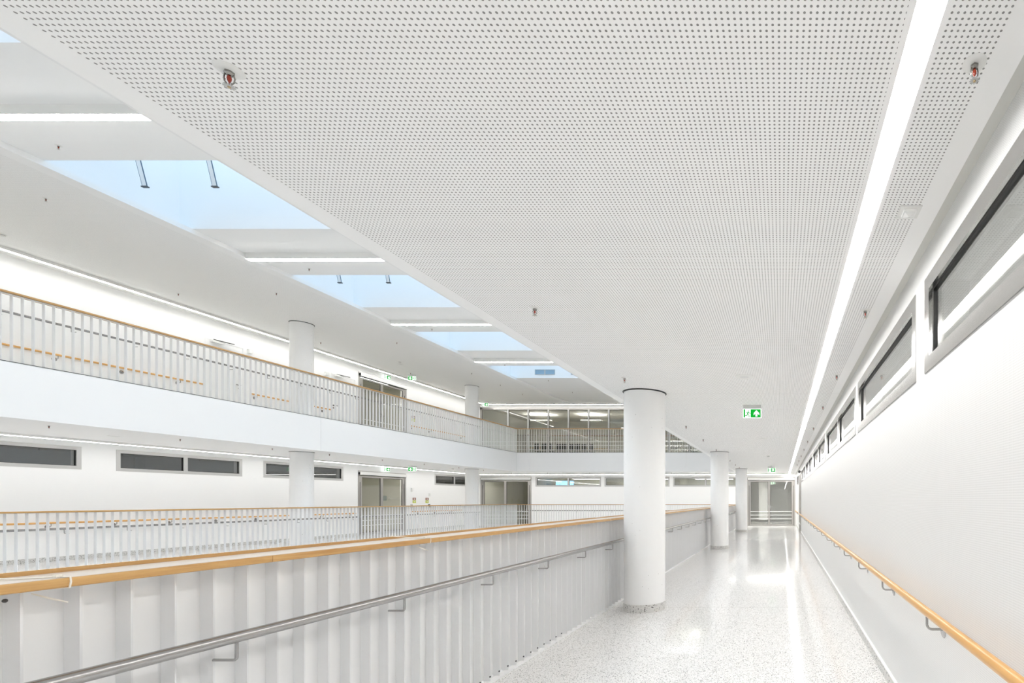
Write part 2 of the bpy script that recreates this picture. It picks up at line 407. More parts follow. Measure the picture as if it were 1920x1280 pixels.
# ---------------------------------------------------------------- skylights
wn = [0]; dn = [0]
for i, (a, b) in enumerate(SKY):
    wn[0] += 1
    near = i - [k for k, p in enumerate(SKY) if abs(p[0]-7.45) < .1][0]
    pl = {-4:'behind the viewpoint',-3:'behind the viewpoint',-2:'right above the viewpoint',-1:'cut off by the left picture edge',0:'largest in view, bluest of the row',1:'second in view with two actuators',2:'third in view',3:'farthest, with ventilation grilles'}[near]
    r = empty('window_%d' % wn[0], (SX0, a, ZM), 'deep ceiling skylight, '+pl, 'skylight', 'atrium skylights', 'structure')
    t = .08; zt = 8.9
    mb = MB(); mb.box(SX0-t, SX0, a-t, b+t, ZM+.25, zt); mb.box(SX1, SX1+t, a-t, b+t, ZM+.25, zt)
    mb.box(SX0, SX1, b, b+t, ZM+.25, zt); mb.box(SX0, SX1, a-t, a, ZM+.25, zt)
    mb.build('skylight_shaft', WHITE, r)
    mb = MB(); mb.box(SX0, SX1, a, b, zt, zt+.02); mb.build('skylight_pane', GLASSS, r)
    mb = MB()
    for q in range(7): x = SX0 + (SX1-SX0)*q/6; mb.box(x-.03, x+.03, a, b, zt+.02, zt+.1)
    mb.build('skylight_frame', ALUL, r)
PROF = mat('daylight_blue_profile', (.10,.16,.22), .4)  # blue cast of the daylight is put into this base colour
for i, y in enumerate((8.53, 12.30)):
    for j, x in enumerate((-11.0, -9.79)):
        lab = 'slim actuator coloured daylight-blue hanging in the %s skylight, %s one' % (('nearest','second')[i], ('left','right')[j])
        o = empty('skylight_actuator', (x, y, E+5.42), lab, 'window actuator', 'actuators hanging in the skylights')
        z0 = E+5.42; top = 8.88; dx = .085; k = -.09/.39
        for nm, x0, x1, m in (('guide_profile', x-dx/2, x-dx/2+.008, PROF), ('guide_profile', x+dx/2-.008, x+dx/2, PROF), ('housing', x-dx/2+.008, x+dx/2-.008, SHEET)):
            q = MB(); th = .02 if nm == 'housing' else .012
            yt = y + k*(top-z0)
            q.add([(x0,y,z0),(x1,y,z0),(x1,y+th,z0),(x0,y+th,z0),(x0,yt,top),(x1,yt,top),(x1,yt+th,top),(x0,yt+th,top)], [(0,3,2,1),(4,5,6,7),(0,1,5,4),(1,2,6,5),(2,3,7,6),(3,0,4,7)])
            q.build(nm, m, o)
        MB().box(x-.05, x+.05, y-.012, y+.032, z0-.018, z0).build('end_cap', DARK, o)
for j, x in enumerate((-10.34, -8.83)):
    o = empty('ventilation_grille', (x+.42, SKY[-1][1], 6.66), ('blue-grey louvred grille on the far skylight wall, ' + ('the one seen whole', 'the one half hidden by the ceiling edge')[j]), 'grille', 'grilles in the last skylight')
    for q in range(2):
        x0 = x+.43*q; y = SKY[-1][1]
        f = MB(); f.box(x0, x0+.41, y-.02, y, 6.64, 6.66); f.box(x0, x0+.41, y-.02, y, 6.84, 6.86); f.box(x0, x0+.015, y-.02, y, 6.66, 6.84); f.box(x0+.395, x0+.41, y-.02, y, 6.66, 6.84)
        f.build('grille_frame', ALUL, o)
        f = MB()
        for s in range(5): f.box(x0+.015, x0+.395, y-.016, y-.004, 6.665+s*.036, 6.69+s*.036)
        f.box(x0+.015, x0+.395, y-.003, y, 6.66, 6.84)
        f.build('louvre', mat('blue_grey_louvre', (.36,.52,.64), .5), o)

# ---------------------------------------------------------------- slit windows
def slit_window(T, u0, u1, z0, z1, label, mull=True, fm=ALUL, fw=.08, mx=None):
    wn[0] += 1; p = T(u0, 0, z0)
    r = empty('window_%d' % wn[0], p, label, 'window', 'slit windows', 'structure')
    mb = MB(T); d0, d1 = -.05, .006
    mb.box(u0, u1, d0, d1, z1-fw, z1); mb.box(u0, u1, d0, d1, z0, z0+fw); mb.box(u0, u0+fw, d0, d1, z0+fw, z1-fw); mb.box(u1-fw, u1, d0, d1, z0+fw, z1-fw)
    mb.build('window_frame', fm, r)
    c0 = mx if mx is not None else (u0+u1)/2
    cells = [(u0+fw, c0-.045), (c0+.045, u1-fw)] if mull else [(u0+fw, u1-fw)]
    if mull: MB(T).box(c0-.045, c0+.045, d0, d1, z0+fw, z1-fw).build('mullion', fm, r)
    for a, b in cells:
        g = .010; q = MB(T); e0, e1 = -.045, -.018; k0, k1 = z0+fw, z1-fw
        q.box(a, b, e0, e1, k1-g, k1); q.box(a, b, e0, e1, k0, k0+g); q.box(a, a+g, e0, e1, k0+g, k1-g); q.box(b-g, b, e0, e1, k0+g, k1-g)
        q.build('gasket', BLACK, r)
        MB(T).box(a+g, b-g, -.036, -.030, k0+g, k1-g).build('pane', GLASS, r)
    return r
rl = ['behind the viewpoint', 'nearest and cut by the picture edge', 'second from the viewpoint, single pane', 'third from the viewpoint, two panes', 'fourth from the viewpoint', 'fifth from the viewpoint', 'sixth from the viewpoint', 'beyond the side door by the end screen']
for i, (a, b) in enumerate(RW):
    slit_window(T_right(XR), a, b, *WZ, 'high slit window in the right wall, '+rl[i], fm=FRM, mull=(i not in (1, 2)), mx=[None,None,None,7.12,None,None,None,None][i])
ll = ['outside the left edge', 'cut by the left picture edge', 'second from left with dark green panes', 'half hidden by the column', 'right of the glazed double door']
for i, (a, b) in enumerate(LW): slit_window(T_left(XL), a, b, *WZ, 'grey framed slit window in the far left wall, '+ll[i])
bl = ['left one, with blue screen behind', 'middle one behind the big column', 'right one between the columns']
for i, (a, b) in enumerate(BW): slit_window(T_back(YB), a, b, *WZ, 'grey framed slit window in the end wall, '+bl[i])
o = empty('wall_screen', (-13.2, 28.6, 2.12), 'blue screen glowing behind the left slit window of the end wall', 'screen')
MB().box(-13.05, -12.05, 28.6, 28.63, 2.12, 2.48).build('screen_panel', BLUE, o)
MB().box(-13.08, -12.02, 28.63, 28.66, 2.09, 2.51).build('screen_housing', PLAST, o)

# ---------------------------------------------------------------- glazed doors
def capsule_bar(T, u0, u1, d, z, r=.012):
    mb = MB(T); mb.tube([(u0, d, z), (u1, d, z)], r, 8); mb.box(u0, u0+.02, 0, d, z-.012, z+.012); mb.box(u1-.02, u1, 0, d, z-.012, z+.012); return mb
def glazed_door(T, u0, u1, z0, z1, label, um=None, closer=True, fm=ALU, side=True):
    dn[0] += 1
    r = empty('door_%d' % dn[0], T((u0+u1)/2, 0, z0), label, 'glazed door', 'glazed double doors', 'structure')
    fw = .07; hz = z1-.20 if closer else z1-fw
    mb = MB(T); mb.box(u0, u0+fw, -.08, .012, z0, z1); mb.box(u1-fw, u1, -.08, .012, z0, z1); mb.box(u0+fw, u1-fw, -.08, .012, z1-.05, z1)
    mb.build('door_frame', fm, r)
    if closer:
        MB(T).box(u0+.03, u1-.03, .0, .075, z1-.16, z1-.035).build('closer_rail', PLAST, r)
        q = MB(T); q.box(u0+.04, u1-.04, -.02, .05, z1-.185, z1-.163); q.box(u0+.012, u0+.10, .012, .07, z1-.15, z1-.06); q.build('closer_arm', BLACK, r)
    um = (u0+u1)/2 if um is None else um
    a0, b1 = u0+fw+(.07 if side else 0), u1-fw-(.07 if side else 0)
    if side:
        for a, b in ((u0+fw, u0+fw+.07), (u1-fw-.07, u1-fw)):
            MB(T).box(a, b, -.06, -.0, z0, hz).build('side_post', fm, r)
            MB(T).box(a+.024, b-.024, -.0, .004, z0+.04, hz-.25).build('finger_guard', DARK, r)
    for k, (a, b) in enumerate(((a0, um-.004), (um+.004, b1))):
        lf = .055
        q = MB(T); q.box(a, a+lf, -.05, .0, z0+.006, hz); q.box(b-lf, b, -.05, .0, z0+.006, hz); q.box(a+lf, b-lf, -.05, .0, hz-lf, hz); q.box(a+lf, b-lf, -.05, .0, z0+.006, z0+.10)
        leaf = q.build('door_leaf', fm, r)
        q = MB(T); g = .012; A, B, C, D = a+lf, b-lf, z0+.10, hz-lf
        q.box(A, B, -.03, -.012, D-g, D); q.box(A, B, -.03, -.012, C, C+g); q.box(A, A+g, -.03, -.012, C, D); q.box(B-g, B, -.03, -.012, C, D); q.build('gasket', BLACK, leaf)
        MB(T).box(A+g, B-g, -.024, -.018, C+g, D-g).build('glass_pane', GLASSD, leaf)
        for z in (.38, .58, .77): capsule_bar(T, a+.03, b-.03, .04, z0+z).build('guard_bar', STEELW, leaf)
    hu = um+.05
    q = MB(T); q.tube([(hu, 0, z0+1.05), (hu, .055, z0+1.05), (hu+.13, .055, z0+1.05)], .010, 8); q.box(hu-.018, hu+.018, 0, .008, z0+.90, z0+1.10)
    q.build('door_handle', CHROME, r)
    q = MB(T); q.box(um-.06, um-.035, 0, .03, z0+1.0, z0+1.13); q.build('pull_handle', CHROME, r)
    return r
DL = glazed_door(T_left(XL), LD[0], LD[1], 0, LD[3], 'steel framed glazed double door in the lower left wall', um=20.40)
DU = glazed_door(T_left(XLU), LDU[0], LDU[1], Z2, LDU[3], 'steel framed glazed double door on the upper gallery', um=19.66)
DB = glazed_door(T_back(YB), BD[0], BD[1], 0, BD[3], 'steel framed glazed double door in the end wall left corner', um=-14.87)
DE = glazed_door(T_back(YB), ED[0], ED[1], 0, ED[3], 'grey glazed screen with door closing the near corridor', um=-.66)
# lettering on the lower door
tc = bpy.data.curves.new('lettering', 'FONT'); tc.body = 'Prävention'; tc.size = .15; tc.extrude = .0005
to = bpy.data.objects.new('tmp', tc); COL.objects.link(to); bpy.context.view_layer.update()
me = bpy.data.meshes.new_from_object(to); bpy.data.objects.remove(to)
me.transform(Matrix.Rotation(math.pi/2, 4, 'X')); me.transform(Matrix.Rotation(math.pi/2, 4, 'Z'))
me.materials.clear(); me.materials.append(mat('faint_grey_lettering', (.42,.42,.38), .6))
lt = bpy.data.objects.new('lettering', me); COL.objects.link(lt); lt.parent = DL
lt.location = Vector((XL-.010, 20.74, E+.02)) - DL.location
MB().box(XL-.014, XL-.010, 20.47, 20.66, E-.02, E+.17).build('pictogram_square', mat('grey_green_foil', (.22,.25,.22), .5), DL)
# pin boards and lockers inside the corner corridor
o = tag(MB().box(-15.9, -14.2, 32.5, 32.56, 1.9, 2.5).build('pin_board', GREYR), 'grey board on the far wall behind the corner glazed door', 'board')
o = empty('locker_cabinet', (-13.75, 31.2, 0), 'grey locker cabinet standing behind the corner glazed door', 'cabinet')
MB().box(-14.1, -13.45, 30.8, 31.6, .03, 2.1).build('body', GREYR, o)
for q in range(2): MB().box(-14.08+.32*q, -13.79+.32*q, 30.78, 30.8, .08, 2.05).build('door', mat('locker_front', (.33,.33,.30), .5), o)
# white panel behind the end screen
o = tag(MB().box(-1.42, -.78, 31.2, 31.25, .12, 2.5).build('white_door_panel', GREYR), 'pale panel leaning in the corridor behind the end glazed screen', 'panel')
o = empty('added_corridor_fill', (-.6, 27.3, 2.62), 'added unseen fill panel lighting the corridor behind the end glazed screen', 'lamp')  # added fill, tucked behind the door header to brighten this corridor
MB().box(-1.5, .3, 27.05, 27.55, 2.66, 2.72).build('lamp_housing', PLAST, o); MB().box(-1.48, .28, 27.07, 27.53, 2.655, 2.66).build('diffuser', mat('added_corridor_glow', (.9,.9,.9), .5, emit=(1,1,1), es=11), o)

# plain white doors on the upper gallery
for k, (a, b, z0, z1) in enumerate(WD):
    dn[0] += 1; T = T_left(XLU)
    r = empty('door_%d' % dn[0], T((a+b)/2, 0, z0), 'plain white door on the upper gallery, '+('left of the column', 'beside the glazed double door')[k], 'door', None, 'structure')
    MB(T).box(a+.03, b-.03, -.05, -.008, z0+.005, z1-.03).build('door_leaf', WALLP, r)
    q = MB(T); q.box(a, a+.03, -.2, .006, z0, z1); q.box(b-.03, b, -.2, .006, z0, z1); q.box(a+.03, b-.03, -.2, .006, z1-.03, z1); q.build('door_frame', WHITE, r)
    hy = b-.13 if k == 0 else a+.08
    q = MB(T); q.tube([(hy, -.008, z0+1.06), (hy, .05, z0+1.06), (hy+(-.12 if k == 0 else .12), .05, z0+1.06)], .011, 8); q.lathe([(.026,0),(.026,.01)], (hy, -.004, z0+1.06), 12, axis=1); q.lathe([(.024,0),(.024,.01)], (hy, -.004, z0+.97), 12, axis=1)
    q.build('door_handle', STEEL, r)
    q = MB(T); q.box(a+.12, a+.42, .0, .075, z1-.09, z1-.03); q.build('closer_body', PLAST, r)
    q = MB(T); q.tube([(a+.15, .06, z1-.02), (a+.62, .12, z1-.015)], .013, 6); q.tube([(a+.62, .12, z1-.015), (a+.60, .02, z1+.01)], .011, 6); q.build('closer_arm', DARK, r)
# side door in the right wall
dn[0] += 1; T = T_right(XR)
r = empty('door_%d' % dn[0], T((RD[0]+RD[1])/2, 0, 0), 'grey steel framed side door at the far end of the right wall', 'door', None, 'structure')
a, b, z0, z1 = RD
q = MB(T); q.box(a, a+.09, -.2, .03, 0, z1); q.box(b-.09, b, -.2, .03, 0, z1); q.box(a+.09, b-.09, -.2, .03, z1-.09, z1); q.build('door_frame', ALU, r)
MB(T).box(a+.09, b-.09, -.06, -.02, .01, z1-.09).build('door_leaf', ALUL, r)
q = MB(T); q.tube([(a+.2, -.02, 1.05), (a+.2, .05, 1.05), (a+.33, .05, 1.05)], .011, 8); q.build('door_handle', STEEL, r)
q = MB(T); q.lathe([(.0,-.05),(.05,-.05),(.06,0),(.05,.05),(0,.05)], (a+.05, .07, z1+.0), 16, axis=0); q.box(a+.02, a+.08, .0, .06, z1-.04, z1+.03); q.build('door_sensor', BLACK, r)
for z in (.38, .77): capsule_bar(T, a+.1, b-.1, .04, z).build('guard_bar', STEELW, r)

# glazed partition on the upper gallery
o = empty('window_%d' % (wn[0]+1), (UG[0], YBU, Z2), 'floor to ceiling glazed partition with grey mullions on the upper gallery', 'glazed partition', None, 'structure'); wn[0] += 1
T = T_back(YBU); z0, z1 = UG[2], UG[3]
q = MB(T); q.box(UG[0], UG[1], -.06, .012, z1-.11, z1); q.box(UG[0], UG[1], -.06, .012, z0, z0+.06); q.box(UG[0], UG[0]+.09, -.06, .012, z0, z1); q.build('partition_frame', ALU, o)
q = MB(T); q.box(-11.2, UG[1], .012, .03, z1-.035, z1-.01); q.build('white_cover_strip', WHITE, o)
mxs = [-14.42] + [-14.42+1.063*k for k in range(1, 14)]; mxs = [x for x in mxs if x < UG[1]]
for x in mxs: MB(T).box(x-.04, x+.04, -.06, .012, z0+.06, z1-.11).build('mullion', ALUL, o)
edges = [UG[0]+.09] + mxs + [UG[1]]
for i, (a, b) in enumerate(zip(edges, edges[1:])):
    a += .04 if i else 0; b -= .04
    g = .012; q = MB(T); q.box(a, a+g, -.03, -.012, z0+.06, z1-.11); q.box(b-g, b, -.03, -.012, z0+.06, z1-.11); q.box(a, b, -.03, -.012, z1-.122, z1-.11); q.build('gasket', BLACK, o)
    MB(T).box(a+g, b-g, -.024, -.018, z0+.06, z1-.122).build('pane', GLASSD, o)
    for z in (.35, .58, .77): capsule_bar(T, a, b, .03, z0+z, .010).build('guard_bar', STEELW, o)
# classroom contents
struct(MB().box(-14.3, .7, 31.12, 31.2, Z2+.02, Z2+2.35), 'window_blinds', BLIND, 'white slatted blinds along the back of the classroom', 'blinds')
tag(MB().box(-14.4, .7, 30.98, 31.10, Z2+1.72, Z2+1.76).build('coat_rail', OAKX), 'long narrow wooden rail along the classroom back wall', 'rail')
for k, x in enumerate((-13.9, -11.0, -8.1, -5.2)):
    o = empty('classroom_light', (x, 28.6, Z2+2.2), 'long grey pendant light in the classroom, %s from the left' % ORD[k], 'pendant light', 'classroom pendant lights')
    MB().box(x-.6, x+.6, 28.5, 28.7, Z2+2.25, Z2+2.31).build('lamp_body', PLAST, o); MB().box(x-.59, x+.59, 28.51, 28.69, Z2+2.31, Z2+2.315).build('diffuser', mat('added_uplight_glow', (.9,.9,.9), .5, emit=(1,.98,.94), es=9), o)  # glowing top added to lift the classroom; the pendants themselves look unlit
    for e in (-.4, .4): MB().tube([(x+e, 28.6, Z2+2.31), (x+e, 28.6, Z2+2.65)], .004, 6).build('suspension_wire', DARK, o)
TBL = None; TW = mat('table_birch', (.62,.5,.32), .4)
for k, (x, y) in enumerate(((-14.0, 28.9), (-12.5, 29.4), (-11.0, 29.4))):
    lab = 'light wooden classroom table, %s from the left' % ORD[k]
    if TBL is None:
        TBL = empty('classroom_table', (0,0,0), lab, 'table', 'classroom tables')
        MB().box(-.65,.65,-.35,.35,.72,.75).build('table_top', TW, TBL)
        for a in (-.6,.6):
            for b in (-.3,.3): MB().tube([(a,b,0),(a,b,.72)], .02, 8).build('leg', ALUL, TBL)
        TBL.location = (x, y, Z2)
    else: copy_tree(TBL, (x, y, Z2), lab)
CH = None
for k in range(9):
    x = -13.95+.37*k; y = 28.35 + (.25 if k > 2 else 0) + .05*(k % 2); lab = 'black classroom chair pushed up to a table, %s from the left' % ORD[k]
    if CH is None:
        CH = empty('classroom_chair', (0,0,0), lab, 'chair', 'classroom chairs')
        MB().box(-.15,.15,-.19,.19,.45,.48).build('seat', CHAIRD, CH); MB().box(-.15,.15,-.21,-.19,.55,.92).build('backrest', CHAIRD, CH)
        for a in (-.13,.13):
            for b in (-.18,.17): MB().tube([(a,b,0),(a,b,.45 if b > 0 else .9)], .012, 6).build('leg', ALUL, CH)
        CH.location = (x, y, Z2)
    else: copy_tree(CH, (x, y, Z2), lab)

# ---------------------------------------------------------------- columns
CP = None
def column(x, y, z0, z1, label, ring=True):
    o = empty('round_column', (x, y, z0), label, 'column', 'round white concrete columns')
    o['kind'] = 'structure'
    MB().lathe([(.256,0.1),(.256,z1-z0-.012)], (x, y, z0), 64).build('shaft', CONC, o)
    MB().lathe([(.262,0),(.262,.1)], (x, y, z0), 64).build('column_skirting', TERS, o)
    MB().lathe([(.272,z1-z0-.004),(.272,z1-z0)], (x, y, z0), 64).build('shadow_gap_ring', DARK, o)  # dark disc drawn for the shaded open gap around the column top
column(-1.745, 6.31, 0, Z1, 'large round white column standing nearest in the corridor')
column(-1.765, 14.12, 0, Z1, 'round white column standing second along the near corridor')
column(-1.745, 21.6, 0, Z1, 'round white column standing third, beside the end glazed screen')
column(-1.745, -1.5, 0, Z1, 'round white column behind the viewpoint')
for k, y in enumerate((6.35, 14.1, 21.85)):
    nm = ('outside the left picture edge', 'left one', 'right one near the corner')[k]
    column(-13.69, y, 0, Z1, 'round white column on the lower gallery across the atrium, '+nm)
    column(-13.69, y, Z2, ZS, 'round white column on the upper gallery across the atrium, '+nm)

# ---------------------------------------------------------------- luminaires
def strip(name, label, x0, x1, y0, y1, zb, h, group, dm=None):
    o = empty(name, ((x0+x1)/2, (y0+y1)/2, zb), label, 'linear light', group)
    MB().box(x0, x1, y0, y1, zb+.006, zb+h).build('housing', PLAST, o)
    MB().box(x0+.006, x1-.006, y0+.006, y1-.006, zb, zb+.006).build('diffuser', dm or (DIFF if x1 > 0 and y1-y0 > 9 else DIFFW), o)
    return o
strip('linear_ceiling_light', 'long white light line recessed in the near corridor ceiling', .374, .454, Y0+.1, YB-.05, Z1+.001, .036, 'long wall-side light lines')
strip('linear_ceiling_light', 'long white light line over the upper gallery across the atrium', -15.48, -15.40, Y0+.1, 25.58, E+4.96, .068, 'long wall-side light lines')
strip('linear_ceiling_light', 'long white light line under the ceiling of the lower gallery across the atrium', -15.74, -15.66, Y0+.1, 25.5, E+1.31, .056, 'long wall-side light lines')
strip('linear_ceiling_light', 'white light line along the top of the glazed upper partition', -15.37, .6, 25.62, 25.70, E+4.96, .068, 'long wall-side light lines')
strip('linear_ceiling_light', 'white light line above the slit windows of the lower end wall', -15.63, .36, 25.57, 25.65, E+1.31, .056, 'long wall-side light lines')
nm = ['behind the viewpoint', 'behind the viewpoint, beside it', 'above the viewpoint', 'nearest, at the left picture edge', 'second, between the first two large skylights', 'third along the atrium', 'fourth and farthest']
for k, y in enumerate((-4.95, -1.15, 2.65, 6.45, 10.28, 14.09, 17.90)):
    strip('atrium_ceiling_light', 'white light bar crossing the atrium ceiling, '+nm[k], -11.10, -3.8, y-.055, y+.055, E+4.99, .13, 'light bars between the skylights', DIFFA)

# ---------------------------------------------------------------- balustrades
def flat_rail(prof_axis, c0, a0, a1, ztop, parent, mitre=None):
    """timber rail 180 x 28 mm with slightly rounded edges"""
    w, h, r = .09, .028, .004
    pr = [(c0-w+r, ztop-h),(c0+w-r, ztop-h),(c0+w, ztop-h+r),(c0+w, ztop-r),(c0+w-r, ztop),(c0-w+r, ztop),(c0-w, ztop-r),(c0-w, ztop-h+r)]
    return MB().prism(pr, 1 if prof_axis == 1 else 0, a0, a1)
def balustrade(name, label, axis, c0, a0, a1, zf, ztop, phase, pitch, first, near=False):
    """c0 centre line; bars are flats standing across the rail; 'first' is where the 100 largest bars start"""
    loc = (c0, a0, zf) if axis == 1 else (a0, c0, zf)
    o = empty(name, loc, label, 'railing', 'balustrades around the atrium')
    if not near:
        flat_rail(axis, c0, a0, a1, ztop, o).build('top_rail', OAK if axis == 1 else OAKX, o)
    q = MB()
    if axis == 1: q.box(c0-.025, c0+.025, a0, a1, ztop-.036, ztop-.0285)
    else: q.box(a0, a1, c0-.025, c0+.025, ztop-.036, ztop-.0285)
    q.build('top_flat', STEELW, o)
    ks = []; a = phase
    while a < a1-.03: ks.append(a); a += pitch
    a = phase-pitch
    while a > a0+.03: ks.insert(0, a); a -= pitch
    inview = [a for a in ks if a >= first]; parts = set(inview[:100]); rest = MB(); proto = None
    for a in ks:
        if axis == 1: bx = (c0-.025, c0+.025, a-.003, a+.003)
        else: bx = (a-.003, a+.003, c0-.025, c0+.025)
        if a in parts:
            if proto is None:
                proto = MB().box(*bx, zf, ztop-.036).build('baluster', BARM, o); pa = a
            else:
                k = proto.copy(); COL.objects.link(k); k.parent = o
                k.location = (0, a-pa, 0) if axis == 1 else (a-pa, 0, 0)
        else: rest.box(*bx, zf, ztop-.036)
    if rest.v:
        k = rest.build('baluster', BARM, o); k['kind'] = 'stuff'
    return o
cx = -12.87
balustrade('balustrade', 'oak topped white bar railing of the upper gallery on the left side', 1, cx, Y0+.05, YV+.16, Z2+.002, 4.849, 8.255, .12, 8.1)
balustrade('balustrade', 'oak topped white bar railing of the lower gallery across the atrium', 1, cx, Y0+.05, YV+.16, .002, 1.195, 8.304, .12, 8.1)
balustrade('balustrade', 'oak topped white bar railing in front of the glazed upper partition', 0, YV+.07, cx+.0905, XS+.1, Z2+.002, 4.849, -12.6, .12, -20)
balustrade('balustrade', 'oak topped white bar railing in front of the lower end wall', 0, YV+.07, cx+.0905, XS+.1, .002, 1.18, -12.6, .12, -20)
NB = balustrade('balustrade', 'near balustrade with wide oak rail and white sheet infill', 1, -2.19, -1.0, YV-.05, .041, 1.1626, 1.527, .1194, 1.28, near=True)
# near rail: boards with pale inlay and a raised back lip
RX0, RX1 = -2.28, -2.09; zt = 1.162; joints = [-1.0, 2.03, 3.02, 6.1, 10.2, 14.3, 18.4, YV-.05]
for a, b in zip(joints, joints[1:]):
    q = MB(); r = .003; h = .0275
    q.prism([(RX0+.012, zt-h),(RX1-r, zt-h),(RX1, zt-h+r),(RX1, zt-r),(RX1-r, zt),(RX0+.012, zt)], 1, a+.0008, b-.0008)
    q.build('top_rail', OAK, NB)
q = MB(); q.box(RX1-.006, RX0+.0125, -1.0, YV-.05, zt+.0001, zt+.0008); q.build('pale_rail_top', PALE, NB)
q = MB(); q.box(RX0, RX0+.012, -1.0, YV-.05, zt-.0275, zt+.014); q.build('back_lip', OAK, NB)
cuts = [-1.0, 1.2, 3.35, 5.55, 7.8, 10, 12.2, 14.4, 16.6, 18.8, 21, YV-.05]
for k, (a, b) in enumerate(zip(cuts, cuts[1:])):
    MB().box(-2.2215, -2.2195, a+.002, b-.002, .045, 1.124).build('infill_sheet', SHEET, NB)
MB().box(-2.258, -2.195, -1.0, YV-.05, .001, .041).build('floor_curb', STEELW, NB)
for k in range(14):
    a = 1.527+.1194*(15+k)
    MB().lathe([(.0,-.006),(.007,-.006),(.007,0)], (-2.1645, a, .075), 8, axis=0).build('bolt', DARK, NB)
MB().lathe([(.0,.002),(.003,.002),(.0055,.0),(.0055,-.002)], (-2.164, 1.377, 1.109), 12, axis=0).build('bolt', DARK, NB)
# stainless handrail on the near balustrade
def steel_handrail(label, x, y0, y1, z, s, yb, pitch, group):
    """s = +1 when the balustrade lies on the -x side"""
    o = empty('steel_handrail', (x, y0, z), label, 'handrail', group)
    MB().tube([(x, y0, z), (x, y1, z)], .021, 24).build('rail_tube', STEEL, o)
    pr = None; n = 0; y = yb
    while y < y1-.05 and n < 100:
        if pr is None:
            h = z-.02; pts = [(x, y, h), (x, y, h-.055)]
            for t in range(1, 5):
                a = t*math.pi/8; pts.append((x - s*(.012-.012*math.cos(a)), y, h-.055-.012*math.sin(a)))
            pts.append((x - s*.088, y, h-.067))
            pr = MB().tube(pts, .0055, 8).build('bracket', STEEL, o); py = y
        else:
            k = pr.copy(); COL.objects.link(k); k.parent = o; k.location = (0, y-py, 0)
        y += pitch; n += 1
    return o
steel_handrail('brushed steel handrail running along the near balustrade', -2.07, -.8, YV-.2, .869, 1, 1.877, .8365, 'steel handrails')
steel_handrail('steel handrail behind the bars of the lower railing across the atrium', -13.04, Y0+.1, YV, .868, -1, 8.98-.865*18, .865, 'steel handrails')
steel_handrail('steel handrail behind the bars of the upper left railing', -13.04, Y0+.1, YV, Z2+.87, -1, 9.07-.865*18, .865, 'steel handrails')
def steel_handrail_x(label, y, x0, x1, z):
    o = empty('steel_handrail', (x0, y, z), label, 'handrail', 'steel handrails')
    MB().tube([(x0, y, z), (x1, y, z)], .021, 16).build('rail_tube', STEEL, o)
    x = x0+.3
    while x < x1:
        MB().tube([(x, y, z-.02), (x, y, z-.085), (x, y-.1, z-.085)], .0055, 6).build('bracket', STEEL, o); x += .865
steel_handrail_x('steel handrail behind the railing of the lower end gallery', 24.15, -12.9, -2.4, .868)
steel_handrail_x('steel handrail behind the railing of the upper end gallery', 24.15, -12.9, -2.4, Z2+.87)

# wooden wall handrails
def wood_handrail(label, x, y0, y1, z, s, wallx, yb, pitch=1.1, lod=16):
    o = empty('wooden_handrail', (x, y0, z), label, 'handrail', 'wooden wall handrails')
    MB().tube([(x, y0, z), (x, y0+.002, z), (x, y1-.002, z), (x, y1, z)], [.018,.0225,.0225,.018], 24 if lod > 8 else 10).build('rail_tube', BEECH, o)
    pr = None; y = yb
    while y < y1:
        if y > y0:
            if pr is None:
                zz = z-.088; sg = 1 if wallx > x else -1
                q = MB(); pts = [(wallx-sg*.004, y, zz)]
                for t in range(0, 7):
                    a = t*math.pi/12; pts.append((x+sg*(.026-.026*math.sin(a)), y, zz+.026-.026*math.cos(a)))
                pts.append((x, y, z-.018)); q.tube(pts, .0065, 10 if lod > 8 else 6)
                q.lathe([(.0,-.004*sg),(.038,-.004*sg),(.044,-.001*sg),(.044,0)], (wallx, y, zz), 24 if lod > 8 else 12, axis=0)
                pr = q.build('bracket', STEEL, o); py = y
            else:
                k = pr.copy(); COL.objects.link(k); k.parent = o; k.location = (0, y-py, 0)
        y += pitch
    return o
wood_handrail('round beech handrail on steel brackets along the right wall', .737, -.8, 20.28, .824, -1, XR, .30)
wood_handrail('short beech handrail piece beyond the side door', .737, 22.25, 26.3, .824, -1, XR, 22.5)
wood_handrail('wooden handrail on the lower far wall left of the glazed door', XL+.085, Y0+.1, 19.05, .872, 1, XL, 1.2, 1.1, 8)
wood_handrail('wooden handrail on the lower far wall right of the glazed door', XL+.085, 21.95, 25.4, .872, 1, XL, 22.4, 1.1, 8)
wood_handrail('wooden handrail on the upper far wall up to the first white door', XLU+.085, Y0+.1, 13.55, Z2+.87, 1, XLU, .9, 1.1, 8)
wood_handrail('wooden handrail on the upper far wall between the white doors', XLU+.085, 14.75, 17.38, Z2+.87, 1, XLU, 14.9, 1.1, 8)
wood_handrail('wooden handrail on the upper far wall right of the glazed door', XLU+.085, 21.1, 25.2, Z2+.87, 1, XLU, 21.2, 1.1, 8)

